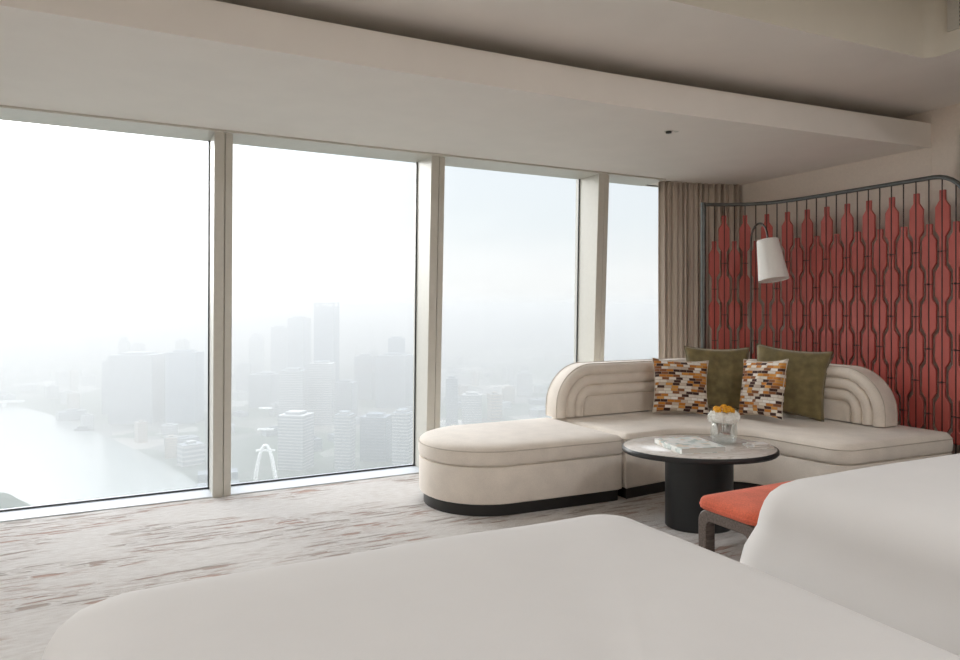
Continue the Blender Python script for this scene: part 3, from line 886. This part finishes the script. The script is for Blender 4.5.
pd = pad(sp_, [(.03, .345), (.008, .351), (0, .358), (0, .382), (.003, .390), (.010, .398), (.026, .405), (.06, .410), (.11, .413)], 'seat_pad', M['coral'], be, (0, 0, 0))
loop_tube(sp_, .37, .004, 'piping', M['coral'], be, (0, 0, 0))

# ------------------------------------------------------------------ outside: city far below
GZ = -330.0
def gpt(px, py):
    z = F*(EYE-GZ)/(py-HOR); p = W(px, py, z); return p
struct(MB().add([(-9000, 150, GZ), (14000, 150, GZ), (14000, 13500, GZ), (-9000, 13500, GZ)], [(0, 1, 2, 3)]).build('ground', M['ground']))
riv = [(-600, 418), (-250, 409), (0, 403.5), (35, 410), (62, 419), (88, 430), (112, 439), (140, 452), (165, 464), (192, 480), (212, 497), (225, 530), (235, 600), (-300, 600), (-600, 520)]
rv = [gpt(a, b) for a, b in riv]
o = MB().add([(p.x, p.y, GZ+.6) for p in rv], [tuple(range(len(rv)))]).build('river', M['water']); struct(o)
def tower(px0, px1, ytop, dist, mat, name='tower', label=None, cat='building', group=None, crown=None, rot=None):
    w = (px1-px0)*dist/F; c = W((px0+px1)/2, ytop, dist); H = c.z-GZ
    o = thing(name, label, cat, (c.x, c.y, GZ), -YAW+(rot or 0), group)
    dp_ = w*.8; s = 1/(1+abs(math.sin(rot or 0))*.5); w *= s
    if crown == 'setback':
        MB().box(-w/2, w/2, -dp_/2, dp_/2, 0, H*.93).build('shaft', mat, o)
        MB().box(-w*.33, w*.33, -dp_*.33, dp_*.33, H*.93, H).build('roof_block', M['f_grey'], o)
    elif crown == 'fins':
        MB().box(-w/2, w/2, -dp_/2, dp_/2, 0, H*.955).build('shaft', mat, o)
        f = MB()
        for sx in (-1, 1):
            for sy in (-1, 1): f.box(sx*w*.46-w*.04, sx*w*.46+w*.04, sy*dp_*.46-w*.04, sy*dp_*.46+w*.04, H*.955, H)
        f.box(-w*.5, w*.5, -dp_*.5, -dp_*.46, H*.985, H*.992); f.box(-w*.5, w*.5, dp_*.46, dp_*.5, H*.985, H*.992)
        for sg in (-1, 1): f.tube([(sg*w*.46, -dp_*.48, H*.99), (0, -dp_*.48, H*.957)], w*.02, 6)
        f.build('crown', mat, o)
    elif crown == 'dome':
        prof = [(w/2, 0), (w/2, H*.80)]+[(w/2*math.cos(a), H*.80+H*.20*math.sin(a)) for a in [PI/2*k/10 for k in range(1, 11)]]
        MB().lathe(prof, 24).build('shaft', mat, o, auto=60)
    else:
        MB().box(-w/2, w/2, -dp_/2, dp_/2, 0, H-6).build('shaft', mat, o)
        MB().box(-w*.3, w*.3, -dp_*.3, dp_*.3, H-6, H).build('roof_block', mat, o)
    return o
G, Bl, Wh, Tn = M['f_grey'], M['f_blue'], M['f_white'], M['f_tan']
T = [
 (105, 119, 359, 2150, G, None, 'hazy slab tower at the left end of the riverside cluster in the leftmost window'),
 (117, 160, 352, 2000, G, None, 'broad hazy high-rise block, widest of the cluster in the leftmost window'),
 (119, 129, 337, 2500, G, 'setback', 'slim pale tower rising above the broad riverside block'),
 (132, 143, 343, 2600, G, None, 'second slim pale tower rising behind the broad riverside block'),
 (160, 171, 371, 2100, G, None, 'short hazy block in the gap of the riverside cluster'),
 (170, 200, 350, 2000, Bl, None, 'wide hazy tower beside the first window post'),
 (177, 188, 339, 2450, G, None, 'narrow tower top rising above the wide tower by the first post'),
 (90, 105, 340, 4200, G, None, 'faint distant tower left of the riverside cluster'),
 (249, 264, 333, 3100, G, 'dome', 'hazy tower with a rounded bullet-shaped top'),
 (271.5, 288, 326, 2900, Bl, None, 'flat-topped tower, the lower of the hazy pair'),
 (289.5, 309, 316.5, 2700, Bl, None, 'flat-topped tower, the taller of the hazy pair'),
 (316, 337.5, 302, 2400, Bl, 'fins', 'tallest skyscraper on the hazy skyline with spiked crown'),
 (356, 376, 354, 2500, G, None, 'left shoulder tower of the hazy group near the second post'),
 (369, 378, 349, 2800, G, None, 'thin tower top in the hazy group near the second post'),
 (388, 405.5, 336.5, 2450, Bl, None, 'highest tower of the hazy group near the second post'),
 (378, 413, 353, 2300, G, None, 'wide lower block of the hazy group near the second post'),
 (369, 374, 323, 5200, G, None, 'very faint thin tower far away on the skyline'),
 (381.5, 386, 327, 5600, G, None, 'fainter and lower of the two far thin towers on the skyline'),
 (281, 305, 368, 1900, Wh, None, 'ribbed office tower in front of the hazy pair'),
 (310, 334, 361, 1950, Wh, None, 'ribbed office tower at the foot of the tallest skyscraper'),
 (336, 356, 380, 2100, G, None, 'mid-height grey block right of the tallest skyscraper'),
 (252, 280, 372, 2300, G, None, 'hazy mid-height block below the bullet-shaped tower'),
 (238, 252, 363, 2700, G, None, 'hazy block at the left side of the second window'),
 (281, 311, 411, 1420, Wh, None, 'white banded tower behind the white arch'),
 (336, 354, 411, 1400, Wh, None, 'pale banded tower in the lower middle of the second window'),
 (362, 390, 413, 1500, G, None, 'pale twin-fronted block low in the second window'),
 (393, 412, 409, 1350, Wh, None, 'pale ribbed tower beside the second window post'),
 (446, 458, 376, 1900, G, None, 'dark blue-grey tower at the left side of the third window'),
 (462, 482, 392, 1900, Wh, None, 'pale housing block low in the third window'),
 (502, 514, 386, 2400, Tn, None, 'beige housing tower in the middle of the third window'),
 (517, 532, 372, 2600, Wh, None, 'white housing tower right of the beige one in the third window'),
 (545, 555, 352, 4300, Tn, None, 'tan apartment tower at the left of the distant estate'),
 (558, 571, 354, 4200, Tn, None, 'tan apartment tower in the middle of the distant estate'),
 (572, 583, 356, 4100, Wh, None, 'pale apartment tower by the third window post'),
 (615, 640, 352, 4000, Wh, None, 'pale distant apartment block in the rightmost window'),
]
for a, b, c_, d_, mt, cr, lb in T:
    tower(a, b, c_, d_, mt, 'skyscraper' if c_ < 345 else 'high_rise', lb, crown=cr, rot=random.uniform(-.25, .25))
# arch pylon
ap = []
az = 1300
cb = W(265.5, 445, az)
for i in range(25):
    t = -1+2*i/24
    ap.append((t*20, 0, (cb.z-GZ)*(1-abs(t)**2.1)))
an = thing('arch_pylon', 'white pointed arch standing low in the second window', 'bridge pylon', (cb.x, cb.y, GZ), -YAW)
am = MB(); n_ = len(ap)
am.tube(ap, [2.2+2.2*abs(-1+2*i/24) for i in range(25)], 8); am.build('arch', M['arch'], an, smooth=True)
am = MB()
for i in range(3): MB().box(-(18-i*3), 18-i*3, -2, 2, 60+i*40, 63+i*40).build('cross_beam', M['arch'], an)
# boat on the river
bp = gpt(84, 431)
bo = thing('boat', 'small dark boat on the hazy river near the bank', 'boat', (bp.x, bp.y, GZ+.6), -YAW)
hull = [(-24, -5), (18, -5), (27, 0), (18, 5), (-24, 5)]
MB().prism(hull, 0, 6).build('hull', M['boat'], bo); MB().box(-16, 10, -4, 4, 6, 12).build('cabin', M['boat'], bo)
# bridge over the river
b1 = gpt(-120, 411); b2 = gpt(20, 407)
d_ = (b2-b1); L_ = d_.length
br = thing('road_bridge', 'pale low bridge crossing the river at the far left', 'bridge', (b1.x, b1.y, GZ), math.atan2(d_.y, d_.x))
MB().box(-20, L_+10, -9, 9, 16, 22).build('deck', M['arch'], br)
for i in range(5): MB().box(i*L_/5+30, i*L_/5+40, -8, 8, 0, 16).build('pier', M['arch'], br)
# wooded hill bottom-left
hp = gpt(-25, 520)
hb = MB(); N = 30
vs = []
for j in range(N+1):
    for i in range(N+1):
        u = -1+2*i/N; w_ = -1+2*j/N; r = min(1, math.hypot(u, w_)); h = 45*(1-r*r)**1.2+9*noise.noise(Vector((u*5, w_*5, 0)))*(1-r)
        vs.append((u*85, w_*85, h if r < 1 else -1))
hb.add(vs, [(j*(N+1)+i, j*(N+1)+i+1, (j+1)*(N+1)+i+1, (j+1)*(N+1)+i) for j in range(N) for i in range(N)])
M['hill'] = plain('wooded_green', (.05, .075, .05), .9, var=.4, nscale=.08)
hl_ = hb.build('wooded_hill', M['hill'], smooth=True); hl_.location = (hp.x, hp.y, GZ); struct(hl_)
# low-rise city blocks
def in_poly(x, y, poly):
    c = False; n = len(poly)
    for i in range(n):
        x1, y1 = poly[i].x, poly[i].y; x2, y2 = poly[i-1].x, poly[i-1].y
        if (y1 > y) != (y2 > y) and x < (x2-x1)*(y-y1)/(y2-y1)+x1: c = not c
    return c
rnd = random.Random(21)
base_m = {}
for i, mt in enumerate((G, Wh, Tn, Wh)):
    hh_ = (18, 30, 55, 42)[i]; ww = (60, 42, 26, 34)[i]
    m_ = MB().box(-ww/2, ww/2, -16, 16, 0, hh_).box(-ww/5, ww/5, -6, 6, hh_, hh_+4)
    base_m[i] = m_
proto = {}
cnt = 0; tries = 0; taken = [(o.location.x, o.location.y, 62) for o in C.objects if o.name.startswith(('skyscraper', 'high_rise'))]
while cnt < 230 and tries < 20000:
    tries += 1
    px = rnd.uniform(-5, 655); t_ = rnd.random(); py = 338+ (500-338)*t_**1.35
    p = gpt(px, py)
    if in_poly(p.x, p.y, rv) or (px > 560 and py > 365): continue
    if px > 230 and px < 280 and py > 440: continue
    if (p.xy-hp.xy).length < 150: continue
    if any((p.x-a)**2+(p.y-b)**2 < (r_+48)**2 for a, b, r_ in taken): continue
    taken.append((p.x, p.y, 48))
    i = rnd.choice((0, 0, 1, 1, 2, 3))
    if i not in proto:
        o = base_m[i].build('city_block', (G, Wh, Tn, Wh)[i]); proto[i] = o
    else:
        o = proto[i].copy(); C.objects.link(o)
    tag(o, 'low block among many in the hazy city far below the windows', 'building', 'low blocks of the distant city')
    o.location = (p.x, p.y, GZ); o.rotation_euler = (0, 0, rnd.choice((.3, .3+PI/2, -.1)))
    s_ = rnd.uniform(.8, 1.35); o.scale = (s_, s_, rnd.uniform(.7, 1.6))
    cnt += 1
# haze layer over the city
hz = MB().box(-12000, 17000, 120, 16000, GZ-20, 24).build('haze', None)
m = bpy.data.materials.new('city_haze'); m.use_nodes = True; nt = m.node_tree
for n in list(nt.nodes): nt.nodes.remove(n)
ALB = .59
ab = nt.nodes.new('ShaderNodeVolumeAbsorption'); ab.inputs['Color'].default_value = (0, 0, 0, 1); ab.inputs['Density'].default_value = 7.5e-4*(1-ALB)
adv = nt.nodes.new('ShaderNodeAddShader')
o = nt.nodes.new('ShaderNodeOutputMaterial'); vsx = nt.nodes.new('ShaderNodeVolumeScatter')
vsx.inputs['Color'].default_value = (1, .99, .97, 1); vsx.inputs['Density'].default_value = 7.5e-4*ALB; vsx.inputs['Anisotropy'].default_value = .45
nt.links.new(vsx.outputs[0], adv.inputs[0]); nt.links.new(ab.outputs[0], adv.inputs[1]); nt.links.new(adv.outputs[0], o.inputs['Volume']); hz.data.materials.append(m)
tag(hz, kind='stuff'); hz['label'] = 'pale haze lying over the distant city'; hz['category'] = 'haze'

# ------------------------------------------------------------------ sky and light
w = bpy.data.worlds.new('world'); sc.world = w; w.use_nodes = True; nt = w.node_tree
bg = nt.nodes['Background']
tc = nt.nodes.new('ShaderNodeTexCoord'); sx = nt.nodes.new('ShaderNodeSeparateXYZ'); nt.links.new(tc.outputs['Generated'], sx.inputs[0])
# milky sun glow behind the haze, on the left
SUN = W(-250, 100, 100)-Vector((0, 0, EYE)); SUN.normalize()
dt = nt.nodes.new('ShaderNodeVectorMath'); dt.operation = 'DOT_PRODUCT'; nt.links.new(tc.outputs['Generated'], dt.inputs[0]); dt.inputs[1].default_value = SUN
glow = ramp(nt, dt.outputs['Value'], [(.3, (0, 0, 0)), (.72, (.10, .097, .085)), (.88, (.45, .44, .41)), (.95, (1.7, 1.66, 1.58)), (1.0, (12, 11.7, 11.1))])
base = ramp(nt, sx.outputs[2], [(0, (.90, .90, .87)), (.02, (.90, .90, .88)), (.12, (.82, .87, .89)), (.28, (.80, .87, .93)), (.42, (2.7, 2.78, 2.9)), (1, (3.7, 3.85, 4.1))])
cl = nd(nt, 'ShaderNodeTexNoise', i_Scale=2.2, i_Detail=5.0)
mp = nt.nodes.new('ShaderNodeMapping'); mp.inputs['Scale'].default_value = (1, 1, 4); nt.links.new(tc.outputs['Generated'], mp.inputs['Vector']); nt.links.new(mp.outputs[0], cl.inputs['Vector'])
cr = ramp(nt, cl.outputs['Fac'], [(.45, (0, 0, 0)), (.75, (.10, .09, .08))])
ad = nt.nodes.new('ShaderNodeMix'); ad.data_type = 'RGBA'; ad.blend_type = 'ADD'; ad.inputs['Factor'].default_value = 1
nt.links.new(base.outputs[0], ad.inputs[6]); nt.links.new(glow.outputs[0], ad.inputs[7])
ad2 = nt.nodes.new('ShaderNodeMix'); ad2.data_type = 'RGBA'; ad2.blend_type = 'ADD'; ad2.inputs['Factor'].default_value = 1
nt.links.new(ad.outputs[2], ad2.inputs[6]); nt.links.new(cr.outputs[0], ad2.inputs[7])
nt.links.new(ad2.outputs[2], bg.inputs['Color']); bg.inputs['Strength'].default_value = 1.0

# added fill lights in the ceiling recess, out of view, to brighten the room
for i, (x, y) in enumerate([(-1.8, .2), (.6, .2), (3.0, .2), (-1.8, 1.6)]):
    ld = bpy.data.lights.new('fill_light', 'AREA'); ld.shape = 'DISK'; ld.size = .5; ld.energy = 34 if x == 3.0 else 14; ld.color = (.95, .97, 1)
    lo = bpy.data.objects.new('fill_light', ld); C.objects.link(lo); lo.location = (x, y, COF-.02)

sc.view_settings.view_transform = 'Standard'; sc.view_settings.look = 'None'; sc.view_settings.gamma = 1
sc.view_settings.use_curve_mapping = False; sc.view_settings.exposure = 0.0
cy_ = sc.cycles
cy_.use_denoising = True
try: cy_.denoiser = 'OPENIMAGEDENOISE'
except Exception: pass
cy_.max_bounces = 10; cy_.diffuse_bounces = 6; cy_.glossy_bounces = 4; cy_.transmission_bounces = 8
cy_.transparent_max_bounces = 12; cy_.volume_bounces = 2
cy_.sample_clamp_indirect = 6; cy_.caustics_reflective = False; cy_.caustics_refractive = False
